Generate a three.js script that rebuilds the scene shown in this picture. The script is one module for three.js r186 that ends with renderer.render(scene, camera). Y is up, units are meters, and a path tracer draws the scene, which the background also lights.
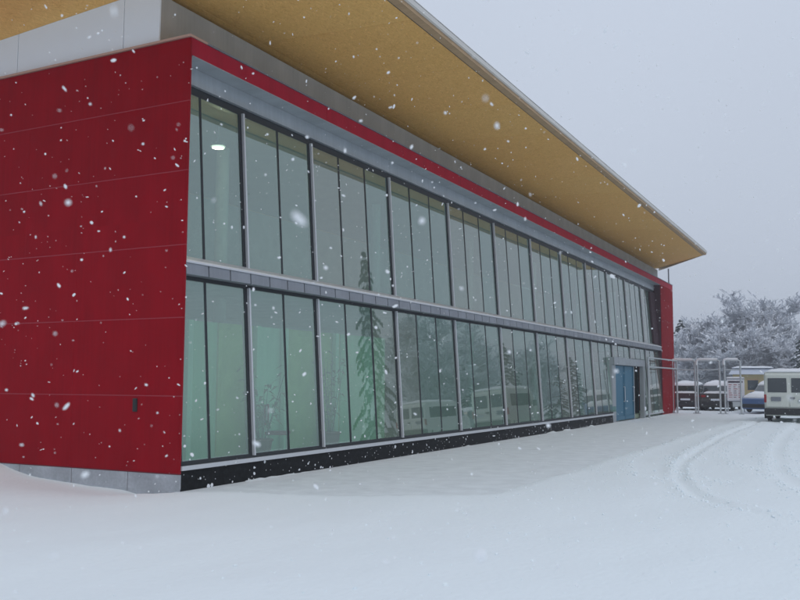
import * as THREE from 'three';
import { mergeGeometries } from 'three/addons/utils/BufferGeometryUtils.js';
import { RoundedBoxGeometry } from 'three/addons/geometries/RoundedBoxGeometry.js';
import { ImprovedNoise } from 'three/addons/math/ImprovedNoise.js';

// ---------------------------------------------------------------- camera, sky, sun, exposure
const scene = new THREE.Scene();
const camera = new THREE.PerspectiveCamera(37.49, 4 / 3, 0.1, 3000);
const CAM = new THREE.Vector3(-10.006, 1.6, 8.762);
const yaw = 0.4792, pitch = 0.0916;
camera.position.copy(CAM);
camera.lookAt(CAM.x + Math.cos(yaw) * Math.cos(pitch), CAM.y + Math.sin(pitch), CAM.z - Math.sin(yaw) * Math.cos(pitch));
camera.rotateZ(0.0041);
camera.focus = 20; camera.userData.fStop = 2.2;

const noise = new ImprovedNoise();
const fbm = (x, y, z = 0, o = 4) => { let s = 0, a = 0.5, f = 1; for (let i = 0; i < o; i++) { s += a * noise.noise(x * f, y * f, z + i * 7.3); a *= 0.5; f *= 2.03; } return s; };

{ // overcast sky, snow cloud all over, a little brighter overhead
  const W = 256, H = 128, d = new Float32Array(W * H * 4);
  for (let j = 0; j < H; j++) for (let i = 0; i < W; i++) {
    const el = (j + 0.5) / H * Math.PI - Math.PI / 2, az = i / W * Math.PI * 2;
    const up = Math.max(0, Math.sin(el));
    const n = fbm(Math.cos(az) * Math.cos(el) * 2, Math.sin(az) * Math.cos(el) * 2, Math.sin(el) * 3, 3);
    const k = (0.90 + 0.22 * up) * (1 + 0.05 * n), o = (j * W + i) * 4;
    d[o] = 0.585 * k; d[o + 1] = 0.655 * k; d[o + 2] = 0.775 * k; d[o + 3] = 1;
  }
  const t = new THREE.DataTexture(d, W, H, THREE.RGBAFormat, THREE.FloatType);
  t.mapping = THREE.EquirectangularReflectionMapping; t.magFilter = THREE.LinearFilter; t.minFilter = THREE.LinearFilter; t.needsUpdate = true;
  scene.background = t; scene.environment = t;
}
const sun = new THREE.DirectionalLight(0xfffaf2, 0.5);
sun.position.set(-30, 60, 40); sun.target.position.set(10, 0, 0);
sun.castShadow = true; sun.shadow.radius = 40; sun.shadow.mapSize.set(2048, 2048);
Object.assign(sun.shadow.camera, { left: -60, right: 60, top: 60, bottom: -60, near: 1, far: 200 });
scene.add(sun, sun.target);
scene.fog = new THREE.FogExp2(new THREE.Color(0.9, 0.93, 1.0), 0.0025);

// ---------------------------------------------------------------- helpers
function rng(seed) { let a = seed >>> 0; return () => { a = (a + 0x6D2B79F5) | 0; let t = Math.imul(a ^ (a >>> 15), 1 | a); t = (t + Math.imul(t ^ (t >>> 7), 61 | t)) ^ t; return ((t ^ (t >>> 14)) >>> 0) / 4294967296; }; }
const lin = (r, g, b) => new THREE.Color().setRGB(r, g, b);
const used = {};
function numbered(n) { const k = n.replace(/_\d{3}$/, ''); const c = used[k] || 0; used[k] = c + 1; return c ? `${k}_${String(c).padStart(3, '0')}` : k; }
function shade(m) { m.castShadow = m.receiveShadow = true; return m; }
function uvm(g, s = 1) { // uv in metres, by the main direction of each face
  if (g.index) g = g.toNonIndexed();
  const p = g.attributes.position, uv = new Float32Array(p.count * 2), a = new THREE.Vector3(), b = new THREE.Vector3(), c = new THREE.Vector3(), n = new THREE.Vector3();
  for (let i = 0; i < p.count; i += 3) {
    a.fromBufferAttribute(p, i); b.fromBufferAttribute(p, i + 1); c.fromBufferAttribute(p, i + 2);
    n.crossVectors(b.clone().sub(a), c.clone().sub(a)); const x = Math.abs(n.x), y = Math.abs(n.y), z = Math.abs(n.z);
    [a, b, c].forEach((v, k) => { const o = (i + k) * 2; if (y >= x && y >= z) { uv[o] = v.x * s; uv[o + 1] = v.z * s; } else if (x >= z) { uv[o] = v.z * s; uv[o + 1] = v.y * s; } else { uv[o] = v.x * s; uv[o + 1] = v.y * s; } });
  }
  g.setAttribute('uv', new THREE.BufferAttribute(uv, 2)); return g;
}
const bx = (x0, x1, y0, y1, z0, z1) => { const g = new THREE.BoxGeometry(x1 - x0, y1 - y0, z1 - z0); g.translate((x0 + x1) / 2, (y0 + y1) / 2, (z0 + z1) / 2); return g; };
const rbx = (x0, x1, y0, y1, z0, z1, r = 0.02) => { const g = new RoundedBoxGeometry(x1 - x0, y1 - y0, z1 - z0, 2, r); g.translate((x0 + x1) / 2, (y0 + y1) / 2, (z0 + z1) / 2); return g; };
function merged(list) { const l = (Array.isArray(list) ? list : [list]).map(g => uvm(g)); l.forEach(g => { for (const k of Object.keys(g.attributes)) if (!['position', 'normal', 'uv'].includes(k)) g.deleteAttribute(k); }); return l.length > 1 ? mergeGeometries(l) : l[0]; }
function part(name, geos, mat, parent) { const m = shade(new THREE.Mesh(merged(geos), mat)); m.name = name; parent.add(m); return m; }
function thing(name, label, category, pos = [0, 0, 0], turn = 0, group) { const o = new THREE.Group(); o.name = numbered(name); scene.add(o); o.position.set(...pos); o.rotation.y = turn; o.userData = { label, category }; if (group) o.userData.group = group; return o; }
function dup(src, label, pos, turn, scale = 1, group) { const o = src.clone(); o.name = numbered(src.name); scene.add(o); o.position.set(...pos); o.rotation.y = turn; o.scale.setScalar(scale); o.userData = { ...src.userData, label }; if (group) o.userData.group = group; return o; }
function tube(pts, r, seg = 8, n = 24) { return new THREE.TubeGeometry(new THREE.CatmullRomCurve3(pts.map(p => new THREE.Vector3(...p)), false, 'catmullrom', 0.1), n, r, seg, false); }
function hexa(c) { // eight corners: bottom four then top four, each counter-clockwise from above
  const g = new THREE.BufferGeometry(), q = [[3, 2, 1, 0], [4, 5, 6, 7], [0, 1, 5, 4], [1, 2, 6, 5], [2, 3, 7, 6], [3, 0, 4, 7]], v = [];
  for (const [a, b, d, e] of q) for (const k of [a, b, d, a, d, e]) v.push(...c[k]);
  g.setAttribute('position', new THREE.BufferAttribute(new Float32Array(v), 3)); g.computeVertexNormals();
  g.setAttribute('uv', new THREE.BufferAttribute(new Float32Array(v.length / 3 * 2), 2)); return g;
}
function tex(w, h, fn, srgb = true) { // fn(x, y) gives r, g, b 0..255
  const d = new Uint8Array(w * h * 4);
  for (let y = 0; y < h; y++) for (let x = 0; x < w; x++) { const c = fn(x, y), o = (y * w + x) * 4; for (let k = 0; k < 3; k++) d[o + k] = Math.max(0, Math.min(255, c[k])); d[o + 3] = 255; }
  const t = new THREE.DataTexture(d, w, h); t.wrapS = t.wrapT = THREE.RepeatWrapping; t.magFilter = THREE.LinearFilter; t.minFilter = THREE.LinearMipmapLinearFilter; t.generateMipmaps = true;
  if (srgb) t.colorSpace = THREE.SRGBColorSpace; t.needsUpdate = true; return t;
}
const std = (color, roughness = 0.7, metalness = 0, extra = {}) => new THREE.MeshStandardMaterial({ color, roughness, metalness, ...extra });

class TB { constructor() { this.v = []; }
  tri(a, b, c) { this.v.push(a.x, a.y, a.z, b.x, b.y, b.z, c.x, c.y, c.z); }
  limb(a, b, r0, r1, n) { const d = b.clone().sub(a).normalize(), u = new THREE.Vector3(d.y, -d.x + 0.01, 0.3).cross(d).normalize(), w = d.clone().cross(u), P = [];
    for (let i = 0; i < n; i++) { const t = i / n * 6.2832, q = u.clone().multiplyScalar(Math.cos(t)).addScaledVector(w, Math.sin(t)); P.push([a.clone().addScaledVector(q, r0), b.clone().addScaledVector(q, r1)]); }
    for (let i = 0; i < n; i++) { const [p, q] = P[i], [s, e] = P[(i + 1) % n]; this.tri(p, s, q); this.tri(q, s, e); } }
  pad(a, b, r) { // ridge of snow along a branch
    const s = b.clone().sub(a).setY(0).normalize(), n = new THREE.Vector3(-s.z, 0, s.x).multiplyScalar(r), up = new THREE.Vector3(0, r * 0.9, 0), m = a.clone().lerp(b, 0.5).add(up);
    const p = [a.clone().add(n), b.clone().add(n), b.clone().sub(n), a.clone().sub(n)]; for (let i = 0; i < 4; i++) this.tri(p[i], p[(i + 1) % 4], m); }
  geo() { const g = new THREE.BufferGeometry(); g.setAttribute('position', new THREE.Float32BufferAttribute(this.v, 3)); g.computeVertexNormals(); g.setAttribute('uv', new THREE.Float32BufferAttribute(new Float32Array(this.v.length / 3 * 2), 2)); return g; } }
function addPart(name, b, mat, t) { const m = shade(new THREE.Mesh(b.geo(), mat)); m.name = name; t.add(m); }

// ---------------------------------------------------------------- materials
const rT = rng(5);
const grainTex = tex(512, 512, (x, y) => { const v = 225 + 40 * fbm(x / 90, y / 90, 1) + 22 * fbm(x / 9, y / 9, 4, 2) + (rT() - 0.5) * 10; return [v, v, v]; });
grainTex.repeat.set(0.4, 0.4);
const streakTex = tex(512, 512, (x, y) => { const v = 236 + 14 * fbm(x / 14, y / 200, 2) + 26 * fbm(x / 120, y / 120, 9); return [v, v, v]; });
const mottle = tex(512, 512, (x, y) => { const v = 150 + 210 * fbm(x / 34, y / 34, 6, 4); return [v, v, v]; }); mottle.repeat.set(0.8, 0.8);
streakTex.repeat.set(0.5, 0.25);
// pressed strand board: many short flakes
const osb = (() => {
  const W = 1024, c = document.createElement('canvas'); c.width = c.height = W; const g = c.getContext('2d'), r = rng(17);
  g.fillStyle = 'rgb(228,182,106)'; g.fillRect(0, 0, W, W);
  for (let i = 0; i < 2600; i++) {
    const x = r() * W, y = r() * W, a = (r() - 0.5) * 1.9, l = 14 + r() * 46, w = 3 + r() * 9, t = r();
    g.fillStyle = `rgba(${(204 + 50 * t) | 0},${(152 + 56 * t) | 0},${(78 + 56 * t) | 0},0.5)`;
    for (const [dx, dy] of [[0, 0], [W, 0], [-W, 0], [0, W], [0, -W]]) { g.save(); g.translate(x + dx, y + dy); g.rotate(a); g.fillRect(-l / 2, -w / 2, l, w); g.restore(); }
  }
  const t = new THREE.CanvasTexture(c); t.wrapS = t.wrapT = THREE.RepeatWrapping; t.colorSpace = THREE.SRGBColorSpace; t.repeat.set(0.5, 0.5); return t;
})();
const M = {
  red: new THREE.MeshPhysicalMaterial({ color: lin(0.32, 0.0035, 0.012), roughness: 0.75, specularIntensity: 0.14, map: streakTex }),
  red2: new THREE.MeshPhysicalMaterial({ color: lin(0.314, 0.0035, 0.0115), roughness: 0.75, specularIntensity: 0.14, map: streakTex }),
  red3: new THREE.MeshPhysicalMaterial({ color: lin(0.326, 0.0037, 0.0125), roughness: 0.75, specularIntensity: 0.14, map: streakTex }),
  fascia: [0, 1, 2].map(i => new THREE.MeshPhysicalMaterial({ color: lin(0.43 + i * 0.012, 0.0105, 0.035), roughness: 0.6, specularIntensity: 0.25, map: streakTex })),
  joint: std(lin(0.31, 0.03, 0.05), 0.6),
  coping: std(lin(0.5, 0.33, 0.27), 0.5, 0.2),
  concrete: std(lin(0.5, 0.53, 0.57), 0.8, 0, { map: grainTex }),
  white: std(lin(0.78, 0.85, 0.93), 0.7),
  greywall: std(lin(0.46, 0.45, 0.42), 0.8, 0, { map: streakTex }),
  silver: std(lin(0.62, 0.64, 0.67), 0.42, 0.3),
  sheet: std(lin(0.46, 0.5, 0.53), 0.45, 0.35, { map: streakTex }),
  sheetDark: std(lin(0.25, 0.27, 0.31), 0.5, 0.35, { map: streakTex }),
  plate: [0, 1, 2].map(i => std(lin(0.31 + i * 0.012, 0.33 + i * 0.012, 0.37 + i * 0.012), 0.5, 0.3, { map: streakTex })),
  maroon: std(lin(0.06, 0.022, 0.034), 0.6),
  dark: std(lin(0.012, 0.016, 0.02), 0.5),
  stone: new THREE.MeshPhysicalMaterial({ color: lin(0.016, 0.018, 0.021), roughness: 0.6, specularIntensity: 0.35, map: mottle }),
  osb: [0, 1, 2].map(i => std(lin(...[[1, 0.94, 0.87], [1, 0.96, 0.9], [0.98, 0.92, 0.84]][i]), 0.75, 0, { map: osb })),
  board: std(lin(0.5, 0.33, 0.18), 0.7, 0, { map: streakTex }),
  trim: std(lin(0.62, 0.6, 0.56), 0.5, 0.3),
  snow: std(lin(0.82, 0.84, 0.87), 0.9),
  steel: std(lin(0.5, 0.54, 0.56), 0.4, 0.3),
  blue: std(lin(0.03, 0.155, 0.25), 0.45),
  green: std(lin(0.2, 0.6, 0.32), 0.8, 0, { map: streakTex }),
  green3: std(lin(0.34, 0.58, 0.15), 0.8, 0, { map: grainTex }), green2: std(lin(0.42, 0.78, 0.56), 0.8, 0, { map: streakTex }),
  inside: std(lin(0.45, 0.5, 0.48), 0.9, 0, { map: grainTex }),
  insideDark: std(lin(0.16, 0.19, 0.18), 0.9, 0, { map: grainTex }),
  insideFloor: std(lin(0.4, 0.5, 0.36), 0.5, 0, { map: grainTex }),
  glass: [0, 1, 2].map(i => new THREE.MeshPhysicalMaterial({ color: lin(...[[0.66, 0.93, 0.8], [0.63, 0.91, 0.79], [0.74, 0.9, 0.77]][i]), transmission: 1, thickness: 0, roughness: 0, metalness: 0.26, ior: 2.2 })),
  carGlass: new THREE.MeshPhysicalMaterial({ color: lin(0.02, 0.03, 0.035), roughness: 0.06, metalness: 0, clearcoat: 1 }),
  tyre: std(lin(0.015, 0.015, 0.016), 0.85), rim: std(lin(0.35, 0.36, 0.38), 0.4, 0.7),
  plastic: std(lin(0.02, 0.02, 0.022), 0.6), lampRed: std(lin(0.3, 0.012, 0.015), 0.25), lampAmber: std(lin(0.5, 0.2, 0.02), 0.25),
  paint: (r, g, b) => new THREE.MeshPhysicalMaterial({ color: lin(r, g, b), roughness: 0.4, clearcoat: 0.6, clearcoatRoughness: 0.15 }),
  hazeBark: std(lin(0.24, 0.24, 0.25), 0.95), hazeTwig: std(lin(0.52, 0.53, 0.56), 0.95),  // wood colours paled so distance haze is painted into the trees
  needle: std(lin(0.055, 0.08, 0.065), 0.9, 0, { side: THREE.DoubleSide }), treeSnow: std(lin(0.8, 0.82, 0.86), 0.95, 0, { side: THREE.DoubleSide }),
};

// ---------------------------------------------------------------- ground: snow with tyre tracks, thin-snow paving along the facade
function axis(a, b, s, far) { const o = []; for (let v = a; v <= b + 1e-6; v += s) o.push(v); let d = s; for (let v = b; v < far;) { d *= 1.22; v += d; o.push(v); } d = s; for (let v = a; v > -far;) { d *= 1.22; v -= d; o.unshift(v); } return o; }
const tracks = [
  { p: [[60, 5.2], [25, 5.1], [16, 5.2], [10.6, 5.45], [7, 5.75], [4, 6.35], [2.5, 6.9], [1.2, 7.9], [0, 9.6]], d: 0.045, w: 0.1 },
  { p: [[60, 6.6], [28, 6.6], [16, 6.8], [10, 7.15], [6, 7.6], [3.6, 8.3], [2, 9.6]], d: 0.022, w: 0.13 },
  { p: [[44, 4.2], [28, 4.3], [20, 4.45], [12, 4.75], [7.5, 5.15], [5.2, 5.8], [4.6, 6.6]], d: 0.02, w: 0.3 },
  { p: [[40, 5.8], [24, 5.9], [14, 6.2], [9.4, 6.6], [7.2, 7.3], [6.4, 8.4]], d: 0.014, w: 0.25 },
];
for (const t of tracks) t.c = new THREE.CatmullRomCurve3(t.p.map(([x, z]) => new THREE.Vector3(x, 0, z))).getPoints(160);
const segD = (x, z, a, b) => { const dx = b.x - a.x, dz = b.z - a.z, l = dx * dx + dz * dz || 1, t = Math.max(0, Math.min(1, ((x - a.x) * dx + (z - a.z) * dz) / l)); return Math.hypot(x - a.x - dx * t, z - a.z - dz * t); };
const sm = (a, b, x) => { const t = Math.max(0, Math.min(1, (x - a) / (b - a))); return t * t * (3 - 2 * t); };
function snowH(x, z) {
  const R = Math.hypot(x - 15, z - 4);
  let h = 0.055 + 0.055 * fbm(x / 3.2, z / 1.6, 2, 3) + 0.012 * fbm(x / 0.7, z / 0.35, 5, 2) + 0.25 * sm(60, 200, R) * fbm(x / 60, z / 60, 8, 3);
  // sheltered strip under the eave: bare but for a dusting
  const edge = 3.9 * sm(-0.25, 1.9, x + 0.1 * fbm(z * 2, 3)) ** 0.6 + 0.22 * fbm(x / 1.3, 9.1, 1, 3) + 0.1;
  if (x > -0.4 && x < 41) h -= 0.13 * (1 - sm(edge - 0.35, edge + 0.35, z)) * sm(-0.3, 0.15, x) * (1 - sm(39.5, 41, x)) * sm(-1.2, -0.3, z);
  if (x > 0 && x < 25.2 && z > -0.6 && z < 1) h += 0.2 * Math.exp(-(((z - 0.02) / 0.16) ** 2)) * Math.max(0, fbm(x / 0.9, 4.4, 2, 4) + 0.22);
  // drift against the end wall
  h += 0.26 * Math.exp(-(((z + 4.3) / 0.9) ** 2)) * Math.exp(-(((x + 0.2) / 0.9) ** 2)) - 0.085 * Math.exp(-(((z + 1.2) / 1.5) ** 2) - ((x + 0.2) / 0.8) ** 2);
  if (x > -1 && x < 62 && z > 2 && z < 11) for (const t of tracks) {
    let m = 9; for (let i = 0; i + 1 < t.c.length; i++) { const a = t.c[i], b = t.c[i + 1]; if (Math.min(a.x, b.x) - 1 > x || Math.max(a.x, b.x) + 1 < x) continue; m = Math.min(m, segD(x, z, a, b)); }
    if (m < 1) { const q = m / t.w; h -= t.d * Math.exp(-q * q * q * q) * (0.85 + 0.6 * fbm(x * 3, z * 3, 3, 2)); h += t.d * 0.35 * Math.exp(-(((m - t.w * 1.7) / (t.w * 0.5)) ** 2)); }
  }
  return h;
}
{
  const X = axis(-9, 46, 0.16, 900), Z = axis(-6, 10.5, 0.085, 900), v = [], id = [], uv = [];
  for (const z of Z) for (const x of X) { v.push(x, snowH(x, z), z); uv.push(x, z); }
  const w = X.length; for (let j = 0; j + 1 < Z.length; j++) for (let i = 0; i + 1 < w; i++) { const a = j * w + i; id.push(a, a + w, a + 1, a + 1, a + w, a + w + 1); }
  const g = new THREE.BufferGeometry(); g.setAttribute('position', new THREE.Float32BufferAttribute(v, 3)); g.setAttribute('uv', new THREE.Float32BufferAttribute(uv, 2)); g.setIndex(id); g.computeVertexNormals();
  const bump = tex(512, 512, (x, y) => { const q = 128 + 120 * fbm(x / 40, y / 24, 3, 5); return [q, q, q]; }, false); bump.repeat.set(0.7, 0.7);
  const m = shade(new THREE.Mesh(g, std(lin(0.845, 0.905, 0.93), 0.9, 0, { bumpMap: bump, bumpScale: 0.012 })));
  m.name = 'snow_ground'; m.userData.kind = 'structure'; scene.add(m);
  const pt = tex(1024, 1024, (x, y) => { const n = fbm(x / 60, y / 60, 2, 5), q = 235 + 18 * n + 10 * fbm(x / 6, y / 6, 7, 2); return [q - 6, q - 2, q + 1]; }); pt.repeat.set(0.18, 0.18);
  const pv = shade(new THREE.Mesh(merged(bx(-0.6, 42, -0.2, 0, -0.04, 5)), std(lin(0.98, 1, 1), 0.85, 0, { map: pt })));
  pv.name = 'pavement'; pv.userData.kind = 'structure'; scene.add(pv);
}

{ // crumbs of snow thrown up along the tyre tracks and lying about
  const g = new THREE.IcosahedronGeometry(1, 1), p = g.attributes.position; for (let i = 0; i < p.count; i++) { const k = 1 + 0.6 * noise.noise(p.getX(i) * 1.7, p.getY(i) * 1.7, p.getZ(i) * 1.7 + 8); p.setXYZ(i, p.getX(i) * k, p.getY(i) * k * 0.7, p.getZ(i) * k); } g.computeVertexNormals();
  const r = rng(61), o = new THREE.Object3D(), mats = [];
  const put = (x, z, s) => { o.position.set(x, snowH(x, z) + s * 0.2, z); o.rotation.set(r() * 6, r() * 6, r() * 6); o.scale.set(s, s * (0.6 + 0.4 * r()), s * (0.7 + 0.5 * r())); o.updateMatrix(); mats.push(o.matrix.clone()); };
  for (const t of tracks) for (let i = 0; i < 620; i++) { const c = t.c[(r() * (t.c.length - 1)) | 0], d = (r() < 0.5 ? -1 : 1) * (t.w * 1.2 + 0.3 * r() ** 2); if (c.x > 32) continue; put(c.x + (r() - 0.5) * 0.5, c.z + d, 0.006 + 0.022 * r() ** 3); }
  for (let i = 0; i < 1300; i++) { const x = -7 + 26 * r(), z = 3.9 + 5 * r(); put(x, z, 0.005 + 0.016 * r() ** 4); }
  const im = new THREE.InstancedMesh(g, std(lin(0.845, 0.905, 0.93), 0.9), mats.length); mats.forEach((m, i) => im.setMatrixAt(i, m)); shade(im);
  im.name = 'snow_crumbs'; im.userData = { kind: 'stuff', label: 'crumbs of snow scattered along the tyre tracks and over the forecourt', category: 'snow' }; scene.add(im);
}

// ---------------------------------------------------------------- the building
const hall = thing('sports_hall', 'long red and glass hall with overhanging wooden roof on the snowy forecourt', 'building');
const L = 38.5, GE = 35.3, TOP = 6.76, K = 0.065, gz = y => -K * y;
// a slab standing in the plane of the leaning glass
const lean = (x0, x1, y0, y1, d0, d1) => hexa([[x0, y0, gz(y0) + d1], [x1, y0, gz(y0) + d1], [x1, y0, gz(y0) + d0], [x0, y0, gz(y0) + d0], [x0, y1, gz(y1) + d1], [x1, y1, gz(y1) + d1], [x1, y1, gz(y1) + d0], [x0, y1, gz(y1) + d0]]);
// end wall: red panels on a pale backing that shows in the joints
const rows = [0.25, 1.37, 2.52, 3.6, 4.72, 5.78, TOP];
part('end_wall', [bx(0.016, 0.045, 0.2, TOP - 0.02, -0.7, -0.02), bx(0.016, 0.3, 0.0, TOP - 0.02, -16, -0.705)], M.joint, hall);
const rp = rng(3);
for (let r = 0; r < 6; r++) {
  const off = [0, 0, 0, -1.2, -1.2, 0][r], cuts = [0, ...[0, 1, 2, 3, 4, 5, 6].map(i => -2.22 - 2.4 * i - off * 0).filter(z => z > -15.5), -16].map((z, i, a) => (i && i < a.length - 1 ? z + off : z));
  for (let i = 0; i + 1 < cuts.length; i++) part('wall_panel', bx(-0.012, 0.014, rows[r] + 0.006, rows[r + 1] - 0.006, cuts[i + 1] + 0.0013, cuts[i] - (i ? 0.0013 : 0)), [M.red, M.red2, M.red3][(rp() * 3) | 0], hall);
}
for (const [a, b] of [[0, -1.01], [-1.01, -2.18], [-2.18, -3.35], [-3.35, -4.52], [-4.52, -8], [-8, -12], [-12, -16]]) part('plinth_panel', bx(0.003, 0.03, -0.3, 0.236, b + 0.006, a - 0.006), M.concrete, hall);
part('coping', [bx(-0.045, 0.36, TOP, TOP + 0.035, -16, 0.02)], M.coping, hall); part('coping', [bx(0.361, L + 0.03, TOP, TOP + 0.028, -0.76, 0.02)], M.sheetDark, hall);
for (let r = 1; r < 6; r++) part('joint_profile', bx(-0.0135, 0.013, rows[r] - 0.0055, rows[r] + 0.0055, -15.9, -0.001), M.joint, hall);
const vent = part('wall_vent', [rbx(-0.04, -0.013, 1.13, 1.33, -0.92, -0.84, 0.01)], M.plastic, hall);
part('vent_grille', [0, 1, 2, 3].map(i => bx(-0.046, -0.041, 1.15 + i * 0.045, 1.17 + i * 0.045, -0.91, -0.85)), M.dark, vent);
// red fascia above the glass, in lengths with open joints
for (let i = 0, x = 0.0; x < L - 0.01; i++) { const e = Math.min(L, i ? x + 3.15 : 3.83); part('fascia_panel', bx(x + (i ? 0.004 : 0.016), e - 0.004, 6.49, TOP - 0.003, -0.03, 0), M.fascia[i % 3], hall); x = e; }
part('fascia_back', [bx(0.05, L - 0.02, 6.5, TOP - 0.01, -0.12, -0.034), bx(0.05, L - 0.02, 6.60, TOP - 0.006, -0.7, -0.121)], M.sheetDark, hall);
part('fascia_soffit', bx(0.05, GE, 6.482, 6.495, -0.44, -0.002), M.sheet, hall);
// header sheet, leaning with the glass
for (let i = 0, x = 0.05; x < GE - 0.01; i++) { const e = Math.min(GE, i ? x + 3.15 : 3.83); part('header_panel', lean(x + 0.002, e - 0.002, 6.2, 6.48, -0.02, 0.075), M.sheet, hall); x = e; }
part('shadow_gap_bar', lean(0.05, GE, 6.07, 6.195, -0.1, 0.01), M.dark, hall);  // dark bar stands in for the shadow gap under the header sheet
// far red block
for (let r = 0; r < 6; r++) for (const [a, b] of [[GE, GE + 1.6], [GE + 1.6, L]]) if (r < 5 || true) part('wall_panel', bx(a + 0.005, b - 0.005, r ? rows[r] + 0.006 : 0.12, Math.min(rows[r + 1], 6.484) - 0.006, -0.03, -0.002), [M.red, M.red2, M.red3][(rp() * 3) | 0], hall);
part('far_wall', [bx(GE + 0.015, L - 0.005, 0, 6.55, -0.3, -0.034), bx(L - 0.3, L - 0.001, 0, TOP - 0.02, -16, -0.305)], M.red2, hall);
part('reveal', bx(GE + 0.001, GE + 0.014, 0.05, 6.48, -0.9, -0.032), M.maroon, hall);
for (let i = 0; i < 8; i++) part('louvre_slat', lean(34.1 + i * 0.15, 34.1 + i * 0.15 + 0.075, 3.48, 6.06, 0.02, 0.11), M.maroon, hall);
// plinth, sill, transom
part('stone_plinth', lean(0.02, 25.25, -0.2, 0.295, -0.12, -0.004), M.stone, hall);
part('sill', [lean(0.02, 25.3, 0.297, 0.36, -0.1, 0.045), lean(30.72, GE, 0.1, 0.16, -0.1, 0.04)], M.silver, hall);
part('bottom_rail', lean(0.04, 25.3, 0.362, 0.425, -0.07, 0.012), M.dark, hall);
part('transom_flashing', [hexa([[0.02, 3.34, gz(3.34) + 0.22], [GE, 3.34, gz(3.34) + 0.22], [GE, 3.34, gz(3.34) - 0.05], [0.02, 3.34, gz(3.34) - 0.05], [0.02, 3.365, gz(3.34) + 0.22], [GE, 3.365, gz(3.34) + 0.22], [GE, 3.47, gz(3.47) + 0.015], [0.02, 3.47, gz(3.47) + 0.015]])], M.silver, hall);
for (let x = 0.02, i = 0; x < GE - 0.05; x += 0.525, i++) part('transom_plate', lean(x + 0.014, Math.min(GE, x + 0.525) - 0.014, 3.17, 3.338, 0.0, 0.2), M.plate[(i * 7) % 3], hall);
part('transom_core', [lean(0.02, GE, 3.18, 3.33, -0.08, 0.17), lean(0.02, GE, 3.11, 3.168, -0.07, 0.02)], M.dark, hall);
part('frost_line', hexa([[0.05, 3.366, gz(3.34) + 0.215], [GE - 0.02, 3.366, gz(3.34) + 0.215], [GE - 0.02, 3.4, gz(3.4) + 0.11], [0.05, 3.4, gz(3.4) + 0.11], [0.05, 3.374, gz(3.34) + 0.21], [GE - 0.02, 3.374, gz(3.34) + 0.21], [GE - 0.02, 3.418, gz(3.4) + 0.11], [0.05, 3.418, gz(3.4) + 0.11]]), M.snow, hall);
// panes and the bars between them
const cuts = [0.045]; for (let x = 0.68; x < GE - 0.3; x += 1.05) cuts.push(x); cuts.push(GE);
const mains = new Set([2, 4]); for (let i = 7; i < cuts.length - 1; i += 3) mains.add(i);
const gr = rng(11);
const paneGeo = {};
for (let i = 0; i + 1 < cuts.length; i++) {
  const a = cuts[i] + 0.02, b = cuts[i + 1] - 0.02, door = cuts[i] > 25.3 && cuts[i] < 30.3;
  for (const [y0, y1] of a > 34 ? [[0.16, 3.12], [3.46, 6.09]] : [[door ? 2.62 : a > 30.5 ? 0.16 : 0.42, 3.12], [3.46, 6.09]]) {
    const yc = (y0 + y1) / 2, m = part('pane', (() => { const g = new THREE.PlaneGeometry(b - a, (y1 - y0) * Math.hypot(1, K)); return g; })(), M.glass[(gr() * 3) | 0], hall);
    // every pane sits a hair differently in its frame
    m.position.set((a + b) / 2, yc, gz(yc)); m.rotation.set(-Math.atan(K) + (gr() - 0.5) * 0.003, (gr() - 0.5) * 0.004, 0);
  }
  if (i > 0) {
    const x = cuts[i], y0 = door || (cuts[i] > 25.3 && cuts[i] < 30.7) ? 2.62 : x > 30.5 ? 0.16 : 0.42;
    if (mains.has(i)) {
      for (const [p, q] of [[y0, 3.12], [3.46, 6.1]]) { part('mullion', lean(x - 0.075, x + 0.02, p, q, -0.05, 0.012), M.dark, hall); part('mullion_cap', lean(x - 0.004, x + 0.034, p - 0.02, q, 0.013, 0.06), M.silver, hall); }
    } else for (const [p, q] of [[y0, 3.12], [3.46, 6.1]]) part('glazing_bar', lean(x - 0.022, x + 0.022, p, q, -0.02, 0.008), M.dark, hall);
  }
}
part('jamb', [lean(0.047, 0.062, 0.4, 6.1, -0.08, 0.01)], M.dark, hall);
// entrance
part('door_frame', [bx(25.32, 25.9, 0.0, 2.3, -0.2, -0.04), bx(25.32, 30.98, 2.3, 2.6, -0.22, 0.06), bx(30.45, 30.74, 0, 2.3, -0.08, 0.1), bx(29.25, 29.33, 0, 2.3, -0.2, -0.06)], M.sheet, hall);
for (const [a, b] of [[25.93, 27.56], [27.6, 29.22]]) { const d = part('door', [bx(a, b, 0.03, 2.28, -0.16, -0.1)], M.blue, hall); part('door_rail', [bx(a + 0.01, a + 0.09, 0.04, 2.27, -0.098, -0.07), bx(b - 0.09, b - 0.01, 0.04, 2.27, -0.098, -0.07), bx(a + 0.09, b - 0.09, 0.04, 0.2, -0.098, -0.07)], M.blue, d); part('handle', tube([[b - 0.14, 0.8, -0.1], [b - 0.14, 0.8, -0.03], [b - 0.14, 1.4, -0.03], [b - 0.14, 1.4, -0.1]], 0.016), M.silver, d); }
part('doorway_shade', [bx(29.36, 31.2, 0.19, 2.5, -2.0, -1.9), bx(31.2, 31.25, 0.19, 2.5, -2, -0.3)], M.dark, hall);  // near-black sheets paint in the unlit inside of the open doorway
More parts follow.
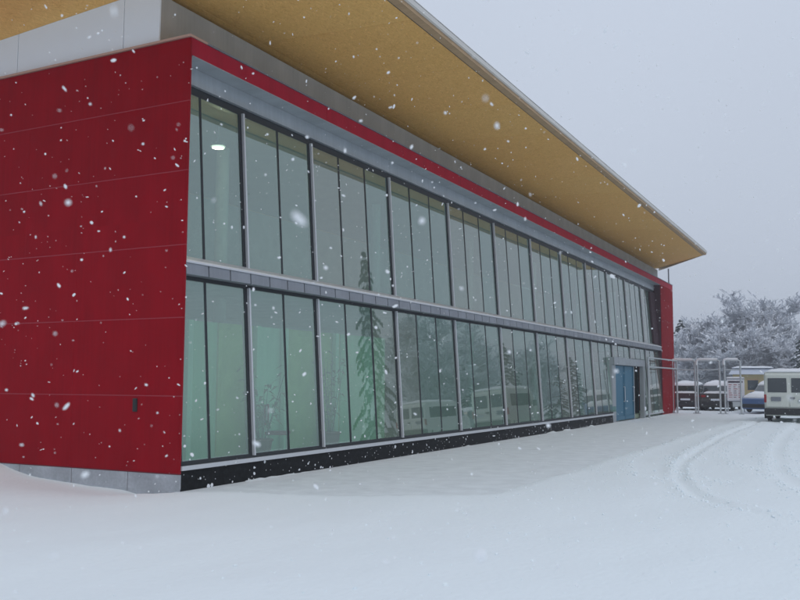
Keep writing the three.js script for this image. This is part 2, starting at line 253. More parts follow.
// inside, seen through the panes
part('inner_floor', [bx(0.31, GE, 0.0, 0.18, -6, -0.16)], M.insideFloor, hall);
part('upper_floor', [bx(0.31, GE, 3.19, 3.42, -6, -0.33)], M.inside, hall);
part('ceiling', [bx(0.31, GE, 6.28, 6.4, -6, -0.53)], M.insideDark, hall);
part('inner_wall', [bx(0.31, GE, 3.43, 6.27, -6.2, -6.001), bx(0.31, GE, 0.19, 3.18, -6.2, -6.001)], M.inside, hall);
for (let i = 0; i < 8; i++) part('wall_board', bx(0.32 + i * 1.04 + 0.006, 0.32 + (i + 1) * 1.04 - 0.006, 0.19, 2.62, -1.36 - (i % 2) * 0.025, -1.3 - (i % 2) * 0.025), [M.green, M.green, M.green3, M.green2, M.green3, M.green3, M.green, M.green2][i], hall);
for (const x of [1.5, 3.4, 4.3, 6.2]) part('pilaster', bx(x, x + 0.12, 0.19, 2.62, -1.29, -1.2), M.green2, hall);
for (let x = 1.66; x < 34; x += 6.3) part('column', new THREE.CylinderGeometry(0.13, 0.13, 6.05, 20).translate(x + 2.1, 3.2, -2.4), M.inside, hall);
// hall volume behind and the roof deck of the red box
part('rear_wall', [bx(0.31, L - 0.31, 0, 6.8, -16, -15.8)], M.greywall, hall);
// clerestory walls under the roof
const WZ = -0.7, WY = 7.6, EZ = 2.5, EY = 7.58, XA = -2.3, XE = 33.1, XJ = 38.5;
const sy = z => z > WZ ? WY + (EY - WY) * (z - WZ) / (EZ - WZ) : WY + 0.13 + 0.06 * (z - WZ);
part('upper_wall', [bx(0.09, 38.2, TOP - 0.16, WY, WZ - 0.15, WZ - 0.005)], M.greywall, hall);
for (const [a, b] of [[WZ - 0.005, -1.45], [-1.45, -3.9], [-3.9, -6.4], [-6.4, -8.9], [-8.9, -11.4], [-11.4, -15.7]]) { const z0 = b + 0.006, z1 = a > -1 ? a + 0.003 : a - 0.006, h = z => sy(Math.min(z, WZ - 0.01)) - 0.003; part('upper_end_panel', hexa([[0.06, TOP - 0.1, z1], [0.088, TOP - 0.1, z1], [0.088, TOP - 0.1, z0], [0.06, TOP - 0.1, z0], [0.06, h(z1), z1], [0.088, h(z1), z1], [0.088, h(z0), z0], [0.06, h(z0), z0]]), M.white, hall); }
part('upper_end_wall', [bx(0.089, 0.3, TOP - 0.1, 6.82, -15.8, WZ - 0.16)], M.greywall, hall);
// roof: soffit boards, rising to the eave
for (let i = 0, x = XA; x < XE - 0.01; i++) {
  let e = x + 2.5; if (e > XE - 1.2) e = XE; const g = 0.004, last = e === XE, ej = last ? XJ : e;
  part('soffit_panel', hexa([[x + g, sy(EZ), EZ], [e - g, sy(EZ), EZ], [ej - g, sy(WZ) + 0.001, WZ], [x + g, sy(WZ) + 0.001, WZ], [x + g, sy(EZ) + 0.03, EZ], [e - g, sy(EZ) + 0.03, EZ], [ej - g, sy(WZ) + 0.03, WZ], [x + g, sy(WZ) + 0.03, WZ]]), M.osb[(i * 7) % 3], hall);
  x = e;
}
for (let i = 0; i < 6; i++) { const z0 = WZ - 0.004 - i * 2.5, z1 = z0 - 2.496; part('soffit_panel', hexa([[XA, sy(z0), z0], [XJ, sy(z0), z0], [XJ, sy(z1), z1], [XA, sy(z1), z1], [XA, sy(z0) + 0.03, z0], [XJ, sy(z0) + 0.03, z0], [XJ, sy(z1) + 0.03, z1], [XA, sy(z1) + 0.03, z1]]), M.osb[(i * 5 + 1) % 3], hall); }
const slabR = (z0, z1, dx, h0, h1, d) => hexa([[XA, sy(z0) + h0, z0 + d], [XE + dx, sy(z0) + h0, z0 + d], [XJ + dx, sy(z1) + h0, z1], [XA, sy(z1) + h0, z1], [XA, sy(z0) + h1, z0 + d], [XE + dx, sy(z0) + h1, z0 + d], [XJ + dx, sy(z1) + h1, z1], [XA, sy(z1) + h1, z1]]);
part('roof_deck', [slabR(EZ, WZ, 0, 0.034, 0.26, 0), slabR(WZ - 0.001, -15.7, 0, 0.034, 0.26, 0)].map((g, i) => { if (i) { const p = g.attributes.position; for (let k = 0; k < p.count; k++) if (p.getX(k) > 32 && p.getX(k) < 38.4) p.setX(k, XJ); } return g; }), M.trim, hall);
part('edge_board', [bx(XA, XE, EY - 0.02, EY + 0.06, EZ + 0.022, EZ + 0.05), bx(XA, XE, EY - 0.02, EY - 0.002, EZ - 0.1, EZ + 0.02)], M.board, hall);
part('edge_joint_strip', bx(XA, XE, EY - 0.012, EY - 0.003, EZ - 0.125, EZ - 0.105), M.dark, hall);  // dark joint along the inner side of the edge board
part('edge_trim', [bx(XA, XE + 0.02, EY + 0.062, EY + 0.15, EZ + 0.03, EZ + 0.085), bx(XA, XE + 0.02, EY + 0.045, EY + 0.06, EZ + 0.052, EZ + 0.075)], M.trim, hall);
part('verge_trim', [hexa([[XE, EY + 0.0, EZ], [XE + 0.04, EY, EZ], [XJ + 0.04, WY, WZ], [XJ, WY, WZ], [XE, EY + 0.26, EZ], [XE + 0.04, EY + 0.26, EZ], [XJ + 0.04, WY + 0.26, WZ], [XJ, WY + 0.26, WZ]])], M.trim, hall);
{ // snow lying on the roof edge, uneven along its length
  const g = new THREE.PlaneGeometry(XE - XA, 2.5, 220, 6); g.rotateX(-Math.PI / 2); const p = g.attributes.position;
  for (let i = 0; i < p.count; i++) { const x = p.getX(i) + (XA + XE) / 2, t = p.getZ(i) / 2.5 + 0.5, z = WZ + t * (EZ + 0.08 - WZ), lip = t > 0.99; p.setXYZ(i, x, sy(Math.min(z, EZ)) + (lip ? 0.17 : 0.33 + 0.05 * fbm(x / 1.5, z / 1.5, 3)), z + (lip ? 0 : 0) + 0.02 * fbm(x * 2, z, 6)); }
  g.computeVertexNormals(); const m = shade(new THREE.Mesh(g, new THREE.MeshStandardMaterial({ color: M.snow.color, roughness: 0.9, side: THREE.DoubleSide }))); m.name = 'roof_snow'; hall.add(m);
}
part('roof_strut', [new THREE.CylinderGeometry(0.035, 0.035, 0.8, 10).translate(37.75, 7.19, -0.05), new THREE.CylinderGeometry(0.07, 0.07, 0.03, 12).translate(37.75, 6.81, -0.05)], M.sheetDark, hall);
{ // flecks of snow stuck on the dark plinth
  const g = new THREE.IcosahedronGeometry(1, 0), im = new THREE.InstancedMesh(g, M.snow, 260), r = rng(23), o = new THREE.Object3D();
  for (let i = 0; i < 900; i++) { const y = 0.27 * r() ** 1.3; o.position.set(0.05 + r() * 25.1, y + 0.01, gz(y) - 0.004); const s = 0.005 + 0.018 * r() ** 4; o.scale.set(s * (1 + r()), s * (1 + r()), 0.004); o.rotation.z = r() * 6; o.updateMatrix(); im.setMatrixAt(i, o.matrix); }
  im.name = 'snow_flecks'; im.userData.kind = 'stuff'; hall.add(im);
}
// lamp hanging in the upper room
{
  const t = thing('ceiling_lamp', 'lit oval ceiling lamp inside the upper leftmost window', 'lamp', [2.51, 5.86, -1.5]);
  part('stem', new THREE.CylinderGeometry(0.01, 0.01, 0.36, 8).translate(0, 0.22, 0), M.silver, t);
  part('shade', new THREE.CylinderGeometry(0.12, 0.14, 0.05, 28).translate(0, 0.02, 0), M.silver, t);
  part('diffuser', new THREE.CylinderGeometry(0.12, 0.11, 0.025, 28).translate(0, -0.02, 0), new THREE.MeshStandardMaterial({ color: 0xffffff, emissive: new THREE.Color(1, 0.95, 0.8), emissiveIntensity: 1.6 }), t);
  const l = new THREE.PointLight(0xfff0d2, 1.6, 20); l.position.set(2.51, 5.8, -1.5); l.castShadow = true; l.shadow.radius = 5; scene.add(l);
}
{ // chair inside
  const t = thing('chair', 'dark red chair behind the lower glass, second bay from the corner', 'chair', [3.75, 0.18, -0.95], 0.5);
  part('seat', rbx(-0.22, 0.22, 0.42, 0.48, -0.22, 0.22), M.red, t); part('backrest', rbx(-0.22, 0.22, 0.6, 0.98, -0.24, -0.19), M.red, t);
  for (const [x, z, h] of [[-0.19, -0.19, 0.95], [0.19, -0.19, 0.95], [-0.19, 0.19, 0.42], [0.19, 0.19, 0.42]]) part('leg', new THREE.CylinderGeometry(0.014, 0.014, h, 8).translate(x, h / 2, z), M.silver, t);
}

function plant(label, pos, seed, h) {
  const t = thing('potted_plant', label, 'plant', pos), r = rng(seed);
  part('pot', new THREE.LatheGeometry([[0, 0], [0.15, 0], [0.2, 0.34], [0.22, 0.34], [0.22, 0.38], [0.18, 0.38], [0.16, 0.33], [0, 0.33]].map(p => new THREE.Vector2(...p)), 24), std(lin(0.2, 0.05, 0.035), 0.8), t);
  const b = new TB(), st = new TB(), V = (x, y, z) => new THREE.Vector3(x, y, z);
  for (let i = 0; i < 9; i++) {
    const az = r() * 6.28, lean_ = 0.15 + 0.4 * r(), hh = h * (0.55 + 0.45 * r()), top = V(Math.cos(az) * lean_, 0.33 + hh, Math.sin(az) * lean_), bot = V(Math.cos(az) * 0.05, 0.3, Math.sin(az) * 0.05);
    st.limb(bot, top, 0.012, 0.005, 4);
    for (let k = 0; k < 9; k++) { const p = bot.clone().lerp(top, 0.3 + 0.7 * k / 8), a = r() * 6.28, l = 0.18 + 0.14 * r(), d = V(Math.cos(a) * l, -0.02 - 0.1 * r(), Math.sin(a) * l), w = V(-Math.sin(a), 0, Math.cos(a)).multiplyScalar(0.04), m = p.clone().addScaledVector(d, 0.45).add(V(0, 0.05, 0)), e = p.clone().add(d); b.tri(p, m.clone().add(w), m.clone().sub(w)); b.tri(m.clone().add(w), e, m.clone().sub(w)); }
  }
  addPart('stem', st, M.needle, t); addPart('leaves', b, new THREE.MeshStandardMaterial({ color: lin(0.07, 0.16, 0.04), roughness: 0.7, side: THREE.DoubleSide }), t);
}
plant('leafy potted plant inside the lower glass, second bay from the corner', [3.1, 0.18, -0.85], 4, 1.5);
plant('taller potted plant inside the lower glass, third bay from the corner', [5.6, 0.18, -0.95], 14, 1.9);

// ---------------------------------------------------------------- steel frames by the entrance
{
  const t = thing('entrance_rail', 'pale steel double rail on slim posts running past the blue door', 'railing');
  for (const y of [2.72, 2.3]) part('rail', new THREE.CylinderGeometry(0.035, 0.035, 7.1, 10).rotateZ(Math.PI / 2).translate(34.4, y, 0.22), M.steel, t);
  for (const x of [30.9, 37.9]) part('post', new THREE.CylinderGeometry(0.05, 0.05, 2.72, 12).translate(x, 1.36, 0.22), M.steel, t);
}
function hoop(z0, z1, label) {
  const t = thing('steel_hoop', label, 'hoop frame', [38, 0, z0], 0, 'steel hoop frames beside the red end of the hall'), w = z1 - z0;
  part('hoop_tube', tube([[0, 0, 0], [0, 1, 0], [0, 2.2, 0], [0, 2.66, 0.0], [0, 2.72, 0.02], [0, 2.73, 0.1], [0, 2.73, 0.3], [0, 2.73, w - 0.25], [0, 2.73, w - 0.1], [0, 2.72, w - 0.02], [0, 2.66, w], [0, 2.2, w], [0, 0, w]], 0.046, 10, 60), M.steel, t);
  part('cross_bar', new THREE.CylinderGeometry(0.03, 0.03, w, 8).rotateX(Math.PI / 2).translate(0, 2.25, w / 2), M.steel, t);
  for (const z of [0, w]) part('foot_plate', rbx(-0.13, 0.13, -0.01, 0.03, z - 0.13, z + 0.13, 0.01), M.sheet, t);
  part('snow_cap', tube([[0, 2.5, -0.03], [0, 2.72, -0.02], [0, 2.79, 0.1], [0, 2.78, w - 0.1]], 0.07, 8, 20), M.snow, t);
}
hoop(-0.02, 1.12, 'white steel hoop standing closest to the red wall end');
hoop(1.24, 2.34, 'white steel hoop in the middle of the row of three');
hoop(2.58, 3.34, 'narrow white steel hoop farthest from the red wall');

// ---------------------------------------------------------------- vehicles (front towards +x, origin on the ground)
function side(pts, w, bevel = 0.07) { const s = new THREE.Shape(); pts.forEach(([x, y], i) => i ? s.lineTo(x, y) : s.moveTo(x, y)); s.closePath(); const g = new THREE.ExtrudeGeometry(s, { depth: w - 2 * bevel, bevelEnabled: true, bevelSize: bevel, bevelThickness: bevel, bevelSegments: 3, curveSegments: 4 }); g.translate(0, 0, -(w - 2 * bevel) / 2); return g; }
function wheel(t, x, z, r) { const w = part('wheel', new THREE.TorusGeometry(r - 0.09, 0.095, 10, 28).translate(x, r, z), M.tyre, t); part('rim', new THREE.CylinderGeometry(r - 0.1, r - 0.1, 0.12, 20).rotateX(Math.PI / 2).translate(x, r, z), M.rim, w); return w; }
function lump(x0, x1, z0, z1, y, h, seed, f = () => 0) { // settled snow with rounded rim; f adds the slope beneath
  const nx = 22, nz = 18, g = new THREE.BoxGeometry(1, 1, 1, nx, 4, nz), p = g.attributes.position;
  for (let i = 0; i < p.count; i++) {
    const u = p.getX(i) * 2, v = p.getZ(i) * 2, top = p.getY(i) + 0.5, e = Math.max(0, 1 - Math.max(Math.abs(u), Math.abs(v)) ** 6 * 0.75);
    const x = x0 + (u + 1) / 2 * (x1 - x0), z = z0 + (v + 1) / 2 * (z1 - z0), n = fbm(x * 1.7, z * 1.7, seed, 3);
    p.setXYZ(i, x + 0.03 * n, y + f(x) + top * h * e * (1 + 0.5 * n), z + 0.04 * fbm(x * 2, top * 3, seed + 3, 2));
  }
  g.computeVertexNormals(); return g;
}
function car(name, label, mat, pos, turn, group, deep = 0.16) {
  const t = thing(name, label, 'car', pos, turn, group);
  part('body', side([[-1.98, 0.36], [-2.02, 0.62], [-1.95, 0.88], [-1.2, 0.93], [0.85, 0.93], [1.75, 0.8], [1.98, 0.66], [2.0, 0.38], [1.85, 0.25], [-1.85, 0.25]], 1.7, 0.07), mat, t);
  part('roof', side([[-1.6, 1.32], [-1.3, 1.43], [-0.4, 1.46], [0.1, 1.42], [0.16, 1.38], [-1.62, 1.27]], 1.36, 0.06), mat, t);
  part('cabin_glass', side([[-1.84, 0.92], [-1.56, 1.34], [0.06, 1.38], [0.85, 0.92]], 1.5, 0.1), M.carGlass, t);
  for (const s of [-1, 1]) { part('pillar', bx(-1.2, -1.08, 0.9, 1.36, s * 0.725, s * 0.725 + s * 0.03), mat, t); part('tail_lamp', rbx(-2.06, -1.96, 0.66, 0.86, s * 0.66 - 0.12, s * 0.66 + 0.12, 0.02), M.lampRed, t); part('headlight', rbx(1.9, 2.0, 0.6, 0.74, s * 0.6 - 0.16, s * 0.6 + 0.16, 0.03), M.rim, t); part('mirror', rbx(0.45, 0.58, 0.93, 1.06, s * 0.9 - 0.08, s * 0.9 + 0.08, 0.03), mat, t); }
  part('bumper', [rbx(-2.12, -1.98, 0.3, 0.52, -0.78, 0.78, 0.05)], M.plastic, t); part('bumper', [rbx(1.98, 2.1, 0.26, 0.46, -0.78, 0.78, 0.05)], M.plastic, t);
  part('number_plate', rbx(-2.135, -2.12, 0.56, 0.66, -0.26, 0.26, 0.004), M.white, t);
  for (const x of [-1.28, 1.28]) for (const z of [-0.74, 0.74]) wheel(t, x, z, 0.31);
  part('snow_cover', [lump(-1.66, 0.2, -0.7, 0.7, 1.42, deep, 4, x => -0.05 * (x + 0.6) ** 2), lump(0.75, 1.95, -0.76, 0.76, 0.9, deep * 0.8, 7, x => -0.12 * (x - 0.7)), lump(-2.0, -1.5, -0.66, 0.66, 0.94, deep * 0.6, 9)], M.snow, t);
  return t;
}
car('parked_car', 'dark maroon car under snow parked behind the first steel hoop', M.paint(0.035, 0.014, 0.018), [43.4, 0.05, 0.0], 0.02, null, 0.2);
car('parked_car', 'dark olive grey car under snow parked behind the middle steel hoop', M.paint(0.04, 0.042, 0.038), [43.2, 0.05, 1.75], -0.03, null, 0.22);
car('parked_car', 'small blue car heaped with snow, half hidden beside the white van', M.paint(0.06, 0.12, 0.27), [40.9, 0.05, 4.6], Math.PI - 0.3, null, 0.3);

function van(label, mat, pos, turn) {
  const t = thing('minibus', label, 'van', pos, turn);
  part('body', side([[-2.36, 0.42], [-2.4, 1.05], [-2.3, 1.82], [-2.2, 1.92], [0.95, 1.94], [1.2, 1.88], [1.85, 1.14], [2.3, 0.98], [2.4, 0.6], [2.36, 0.34], [-2.3, 0.34]], 1.84, 0.08), mat, t);
  // rear doors: two leaves, each with a window
  for (const s of [-1, 1]) {
    const d = part('rear_door', hexa([[-2.48, 0.62, s * 0.43 - 0.405], [-2.48, 0.62, s * 0.43 + 0.405], [-2.44, 0.62, s * 0.43 + 0.405], [-2.44, 0.62, s * 0.43 - 0.405], [-2.405, 1.84, s * 0.43 - 0.39], [-2.405, 1.84, s * 0.43 + 0.39], [-2.36, 1.84, s * 0.43 + 0.39], [-2.36, 1.84, s * 0.43 - 0.39]].map(([x, y, z]) => [x + (y < 1.06 ? -0.015 : 0), y, z])), mat, t);
    part('window', hexa([[-2.462, 1.18, s * 0.43 - 0.35], [-2.462, 1.18, s * 0.43 + 0.35], [-2.43, 1.18, s * 0.43 + 0.35], [-2.43, 1.18, s * 0.43 - 0.35], [-2.425, 1.74, s * 0.43 - 0.34], [-2.425, 1.74, s * 0.43 + 0.34], [-2.39, 1.74, s * 0.43 + 0.34], [-2.39, 1.74, s * 0.43 - 0.34]].map(([x, y, z]) => [x - 0.012, y, z])), M.carGlass, d);
    part('tail_lamp', rbx(-2.49, -2.38, 0.78, 1.1, s * 0.875 - 0.045, s * 0.875 + 0.045, 0.015), M.lampRed, t);
    part('side_window', bx(-2.0, 1.0, 1.16, 1.72, s * 0.917, s * 0.928), M.carGlass, t);
    part('mirror', rbx(1.2, 1.35, 1.1, 1.4, s * 1.04 - 0.09, s * 1.04 + 0.09, 0.03), M.plastic, t);
    part('side_skirt', rbx(-1.2, 1.1, 0.24, 0.42, s * 0.9 - 0.03, s * 0.9 + 0.03, 0.02), M.plastic, t);
  }
  part('door_handle', rbx(-2.53, -2.49, 0.92, 1.0, 0.03, 0.2, 0.01), M.plastic, t);
  part('badge', rbx(-2.515, -2.49, 0.84, 1.0, -0.66, -0.3, 0.008), M.sheetDark, t);
  part('number_plate', rbx(-2.52, -2.49, 0.8, 0.92, 0.32, 0.78, 0.006), M.steel, t);
  part('bumper', rbx(-2.56, -2.36, 0.3, 0.56, -0.92, 0.92, 0.05), M.plastic, t);
  part('windscreen', hexa([[1.83, 1.16, -0.78], [1.83, 1.16, 0.78], [1.8, 1.16, 0.78], [1.8, 1.16, -0.78], [1.24, 1.84, -0.72], [1.24, 1.84, 0.72], [1.2, 1.84, 0.72], [1.2, 1.84, -0.72]].map(([x, y, z]) => [x + 0.05, y + 0.03, z])), M.carGlass, t);
  for (const x of [-1.5, 1.45]) for (const z of [-0.82, 0.82]) wheel(t, x, z, 0.33);
  for (const z of [-0.86, 0.86]) part('mud_flap', bx(-1.98, -1.95, 0.14, 0.5, z - 0.12, z + 0.12), M.plastic, t);
  part('snow_cover', lump(-2.3, 1.15, -0.82, 0.82, 1.98, 0.15, 12), M.snow, t);
  return t;
}
const vanA = van('cream white minibus seen from behind at the right edge, snow on roof', M.paint(0.6, 0.63, 0.58), [30.4, 0.04, 6.3], -0.02);
dup(vanA, 'cream minibus parked side on across the yard, mirrored in the lower panes', [35.3, 0.05, 12.6], 0.08);
car('parked_car', 'grey car parked across the yard, mirrored in the lower panes', M.paint(0.16, 0.17, 0.18), [42, 0.05, 13.2], 0.1, null, 0.2);
car('parked_car', 'dark blue green car parked across the yard, mirrored near the entrance', M.paint(0.02, 0.06, 0.08), [49, 0.05, 13.6], 0.06, null, 0.2);

// ---------------------------------------------------------------- notice board and yellow kiosk
{
  const t = thing('notice_board', 'white notice board with dark heading and rows of reddish lines', 'sign', [40.6, 0, 2.78], 0.06);
  const c = document.createElement('canvas'); c.width = 192; c.height = 240; const g = c.getContext('2d'); g.fillStyle = '#e6e6ea'; g.fillRect(0, 0, 192, 240); g.fillStyle = '#4a4450'; g.fillRect(12, 14, 168, 22);
  const r = rng(8); for (let y = 54; y < 220; y += 24) for (let k = 0; k < 3; k++) { g.fillStyle = ['#a2565c', '#6d5a66', '#b4868a'][(r() * 3) | 0]; g.fillRect(16 + k * 56, y, 22 + r() * 24, 9); }
  const tx = new THREE.CanvasTexture(c); tx.colorSpace = THREE.SRGBColorSpace;
  part('board', rbx(0, 0.04, 0.62, 1.78, -0.44, 0.44, 0.01), M.white, t);
  const f = shade(new THREE.Mesh(new THREE.PlaneGeometry(0.84, 1.1).rotateY(-Math.PI / 2).translate(-0.004, 1.2, 0), std(0xffffff, 0.6, 0, { map: tx }))); f.name = 'printed_face'; t.add(f);
  part('frame', [bx(-0.012, 0.045, 1.781, 1.82, -0.46, 0.46), bx(-0.012, 0.045, 0.58, 0.619, -0.46, 0.46)], M.sheetDark, t);
  for (const z of [-0.41, 0.41]) part('post', bx(0.045, 0.1, -0.05, 1.9, z - 0.03, z + 0.03), M.steel, t);
  part('snow_cap', lump(-0.04, 0.1, -0.46, 0.46, 1.82, 0.09, 3), M.snow, t);
}
{
  const t = thing('garden_kiosk', 'small yellow wooden kiosk under a snowy blue grey roof', 'kiosk', [66, 0, 1.1], 0.1);
  const yel = std(lin(0.46, 0.37, 0.18), 0.7, 0, { map: streakTex });
  for (let i = 0; i < 12; i++) part('wall_plank', bx(-0.02, 0.02, 0, 2.25, -1.5 + i * 0.25 + 0.006, -1.25 + i * 0.25 - 0.006), yel, t);
  part('side_wall', [bx(0.021, 2.2, 0, 2.25, -1.5, -1.46), bx(0.021, 2.2, 0, 2.25, 1.46, 1.5), bx(2.2, 2.24, 0, 2.25, -1.5, 1.5)], yel, t);
  part('window', bx(-0.05, -0.022, 1.0, 1.8, -0.4, 0.4), M.carGlass, t); part('window_frame', [bx(-0.06, -0.023, 1.801, 1.88, -0.48, 0.48), bx(-0.06, -0.023, 0.92, 0.999, -0.48, 0.48)], M.board, t);
  part('roof', hexa([[-0.4, 2.26, 1.8], [2.6, 2.26, 1.8], [2.6, 2.26, -1.8], [-0.4, 2.26, -1.8], [0.6, 2.8, 1.5], [1.6, 2.8, 1.5], [1.6, 2.8, -1.5], [0.6, 2.8, -1.5]]), std(lin(0.5, 0.54, 0.62), 0.7), t);
  part('snow_cover', lump(0.2, 2.0, -1.55, 1.55, 2.78, 0.14, 6), M.snow, t);
}

// ---------------------------------------------------------------- trees
function bareTree(seed, H, label, group, spread = 1) {
  const t = thing('bare_tree', label, 'tree', [0, 0, 0], 0, group), r = rng(seed), tr = new TB(), tw = new TB(), sn = new TB();
  const grow = (p, d, len, rad, lv) => {
    const seg = lv < 2 ? 4 : 2; let a = p.clone(), dir = d.clone();
    for (let i = 0; i < seg; i++) {
      dir.add(new THREE.Vector3((r() - 0.5) * 0.3, (r() - 0.35) * 0.22, (r() - 0.5) * 0.3)).normalize();
      const b = a.clone().addScaledVector(dir, len / seg), r0 = rad * (1 - 0.75 * i / seg), r1 = rad * (1 - 0.75 * (i + 1) / seg);
      (lv < 2 ? tr : tw).limb(a, b, r0, r1, lv < 1 ? 8 : lv < 2 ? 5 : 3);
      if (lv > 0 && Math.abs(dir.y) < 0.93 && r() < 0.95) sn.pad(a.clone().setY(a.y + r0 * 0.5), b.clone().setY(b.y + r1 * 0.5), Math.max(0.045, r0 * 1.05));
      if (lv < 4) {
        const n = [5, 4, 3, 3][lv] + (r() < 0.5 ? 1 : 0);
        if (!(lv === 0 && i === 0)) for (let k = 0; k < n; k++) {
          const az = r() * 6.2832, tilt = [0.85, 0.8, 0.8, 0.75][lv] * (0.7 + 0.6 * r()), side_ = new THREE.Vector3(Math.cos(az), 0, Math.sin(az)), q = dir.clone().multiplyScalar(Math.cos(tilt)).addScaledVector(side_, Math.sin(tilt) * spread).normalize();
          grow(a.clone().lerp(b, r()), q, len * [0.62, 0.55, 0.5, 0.5][lv] * (0.7 + 0.5 * r()) * (lv ? 1 : 1 - 0.12 * i), Math.max(0.009, r1 * 0.55), lv + 1);
        }
      }
      a = b;
    }
  };
  grow(new THREE.Vector3(0, -0.2, 0), new THREE.Vector3(0, 1, 0), H * 0.8, H * 0.022, 0);
  addPart('trunk', tr, M.hazeBark, t); addPart('crown', tw, M.hazeTwig, t); addPart('snow_cover', sn, M.treeSnow, t); return t;
}
function conifer(seed, H, label, group) {
  const t = thing('spruce_tree', label, 'tree', [0, 0, 0], 0, group), r = rng(seed), tr = new TB(), nd = new TB(), sn = new TB(), V = (x, y, z) => new THREE.Vector3(x, y, z);
  tr.limb(V(0, -0.2, 0), V(0, H * 0.97, 0), H * 0.018, 0.02, 9);
  for (let y = 0.7; y < H - 0.25; y += 0.2 + 0.2 * r()) {
    const f = 1 - y / H, R = (0.26 * H * f ** 0.9 + 0.15) * (0.8 + 0.35 * r()), n = 6 + (r() * 3 | 0), a0 = r() * 6.28;
    for (let k = 0; k < n; k++) {
      const az = a0 + k / n * 6.2832 + (r() - 0.5) * 0.5, l = R * (0.5 + 0.75 * r()), cx = Math.cos(az), cz = Math.sin(az), at = s => V(cx * l * s, y + 0.1 * l * s - 0.38 * l * s * s, cz * l * s);
      tr.limb(at(0), at(0.7), 0.018, 0.008, 3);
      const m = Math.max(4, (l * 5) | 0);
      for (let j = 1; j <= m; j++) {
        const s = j / m, c = at(s), w = 0.34 * l * (1 - s * 0.7) + 0.08;
        for (const sd of [-1, 1]) for (let q = 0; q < 2; q++) { const tip = c.clone().add(V(-cz * sd * w * (0.7 + 0.5 * r()) + cx * w * 0.5, -0.1 - 0.16 * r(), cx * sd * w * (0.7 + 0.5 * r()) + cz * w * 0.5)), e = V(cx, 0.3 * (r() - 0.5), cz).multiplyScalar(0.07 + 0.05 * r()); nd.tri(c.clone().sub(e), c.clone().add(e), tip); nd.tri(c.clone().sub(e), c.clone().add(V(0, -0.14 - 0.1 * r(), 0)), tip); }
        if (r() < 0.8) { const o = at(Math.max(0, s - 1 / m)); sn.pad(o.setY(o.y + 0.03), c.clone().setY(c.y + 0.03), w * (0.45 + 0.5 * r())); }
      }
    }
  }
  addPart('trunk', tr, M.hazeBark, t); addPart('crown', nd, M.needle, t); addPart('snow_cover', sn, M.treeSnow, t); return t;
}
// a spot in the background given by its angle right of the facade line and its distance
const spot = (ang, d) => [CAM.x + Math.cos(ang) * d, 0, CAM.z - Math.sin(ang) * d];
const px = x => yaw - Math.atan((x - 400) / 884); // heading of a column of the view
const GT = 'snow dusted bare trees behind the parking place', GC = 'snowy spruces behind the parking place';
const b1 = bareTree(41, 9.5, 'tallest snowy bare tree, above the kiosk left of the minibus roof', GT); b1.position.set(...spot(px(764), 92));
const b2 = bareTree(77, 9.0, 'broad snowy bare tree second from the tallest, above the notice board', GT, 1.1); b2.position.set(...spot(px(744), 88));
const b3 = bareTree(130, 7.2, 'thin snowy bare tree nearest the red wall end', GT, 0.85); b3.position.set(...spot(px(690), 90));
const more = [[b2, 694, 84, 0.5, 1.7, 'low snowy haze-pale bare tree just right of the red wall end'], [b1, 748, 82, 0.66, 2.9, 'low snowy haze-pale bare tree above the kiosk roof'], [b2, 766, 96, 0.98, 3.3, 'snowy haze-pale bare tree left of the minibus, behind the others'], [b3, 716, 86, 0.62, 0.9, 'snowy haze-pale bare tree between the first and second hoops'], [b2, 787, 82, 0.55, 5.5, 'low snowy haze-pale bare tree directly above the minibus roof'], [b1, 726, 96, 0.8, 1.3, 'snowy bare tree rising above the middle of the hoop frames'], [b2, 707, 95, 0.62, 2.2, 'low wide snowy bare tree above the middle hoop frame'], [b3, 755, 104, 1.15, 0.4, 'paler snowy bare tree standing behind the two tallest'], [b1, 798, 100, 0.56, 3.6, 'snowy bare tree above the minibus at the right edge'], [b2, 812, 92, 0.66, 5.1, 'snowy bare tree cut by the right edge of the view'], [b3, 734, 84, 0.8, 4.4, 'slim low snowy bare tree in front of the broad one'], [b3, 780, 88, 0.66, 1.9, 'slim snowy bare tree just right of the tallest'], [b1, 672, 105, 0.6, 2.8, 'far snowy bare tree partly hidden by the red wall end']];
for (const [s, x, d, k, a, l] of more) dup(s, l, spot(px(x), d), a, k);
const c1 = conifer(9, 8.5, 'dark snowy spruce beside the red wall end, left of the bare trees', GC); c1.position.set(...spot(px(682), 96));
const more2 = [[804, 80, 0.72, 2, 'snow laden spruce at the right edge above the minibus'], [718, 98, 0.7, 3, 'pale snowy spruce deep among the bare trees above the hoops']];
for (const [x, d, k, a, l] of more2) dup(c1, l, spot(px(x), d), a, k);
// trees across the yard, out of the frame but mirrored in the glass
const GM = 'trees across the yard mirrored in the glass';
dup(c1, 'tall spruce mirrored in the panes left of the middle', [39.6, 0, 18.4], 0.7, 1.55, GM).scale.set(0.62, 1.55, 0.62);
const far = [[b1, 52, 21, 1.0, 'bare tree mirrored in the panes by the middle'], [b2, 62, 22, 0.95, 'bare tree mirrored nearer the entrance'], [c1, 70, 21, 1.0, 'spruce mirrored close to the entrance'], [b3, 80, 24, 1.0, 'bare tree mirrored beside the blue door'], [b2, 94, 26, 1, 'bare tree mirrored above the entrance'], [c1, 110, 26, 1.05, 'spruce mirrored beyond the entrance'], [c1, 49, 16.5, 0.62, 'low spruce mirrored behind the parked cars'], [b1, 46, 17.5, 0.7, 'low bare tree mirrored above the cream minibus'], [b2, 56, 19, 0.75, 'bushy bare tree mirrored above the parked cars'], [b1, 75, 20, 0.8, 'bushy bare tree mirrored right of the parked cars'], [c1, 88, 22, 0.85, 'spruce mirrored just left of the blue door']];
for (const [s, x, z, k, l] of far) dup(s, l, [x, 0, z], x, k, GM);

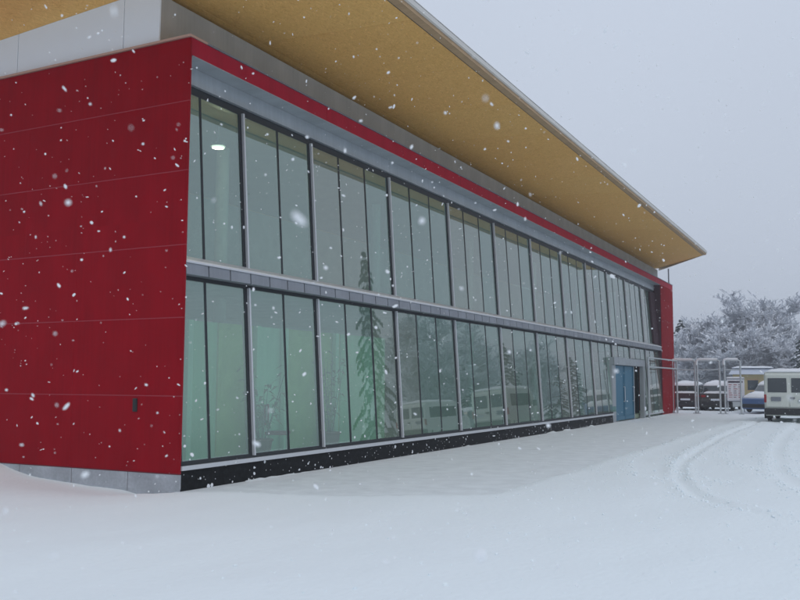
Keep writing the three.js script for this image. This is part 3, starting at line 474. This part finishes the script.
// ---------------------------------------------------------------- falling snow
{
  const g = new THREE.IcosahedronGeometry(1, 1), p = g.attributes.position; for (let i = 0; i < p.count; i++) { const k = 1 + 0.5 * noise.noise(p.getX(i) * 2.1, p.getY(i) * 2.1, p.getZ(i) * 2.1 + 3); p.setXYZ(i, p.getX(i) * k, p.getY(i) * k, p.getZ(i) * k); } g.computeVertexNormals();
  const r = rng(99), o = new THREE.Object3D(), mats = [], v = new THREE.Vector3();
  const fill = (n, x0, x1, y0, y1, z0, z1, s0, s1) => { for (let i = 0; i < n; i++) {
    v.set(x0 + r() * (x1 - x0), y0 + r() * (y1 - y0), z0 + r() * (z1 - z0));
    if (v.distanceTo(CAM) < 0.9 || (v.x > -0.2 && v.z < 0.25 && v.y < 8.5) || (v.y > 7.4 && v.x > -3.3 && v.z < 2.8)) continue;
    const s = s0 + (s1 - s0) * r() ** 4; o.position.copy(v); o.rotation.set(r() * 6.28, (r() - 0.5) * 2, -0.75 + (r() - 0.5) * 1.6); o.scale.set(s * (0.8 + r() * 1.7), s * (0.55 + 0.5 * r()), s * (0.55 + 0.5 * r())); o.updateMatrix(); mats.push(o.matrix.clone()); } };
  fill(6500, -10, 6, 0, 9, -6, 9, 0.003, 0.011);
  fill(6000, 6, 36, 0, 11, -2, 12, 0.003, 0.01);
  fill(340, -9, 0, 0, 5, 1, 8.6, 0.007, 0.015);
  const im = new THREE.InstancedMesh(g, new THREE.MeshPhysicalMaterial({ color: lin(0.97, 0.98, 0.99), roughness: 1, transmission: 0.6, thickness: 0 }), mats.length); mats.forEach((m, i) => im.setMatrixAt(i, m));
  im.name = 'falling_snow'; im.userData = { kind: 'stuff', label: 'scattered snowflakes falling through the air in front of the hall', category: 'snow' }; scene.add(im);
}

// ---------------------------------------------------------------- draw
const renderer = new THREE.WebGLRenderer({ antialias: true });
renderer.setSize(1024, 768); renderer.toneMapping = THREE.LinearToneMapping; renderer.toneMappingExposure = 1;
renderer.shadowMap.enabled = true; renderer.shadowMap.type = THREE.PCFSoftShadowMap;
renderer.render(scene, camera);
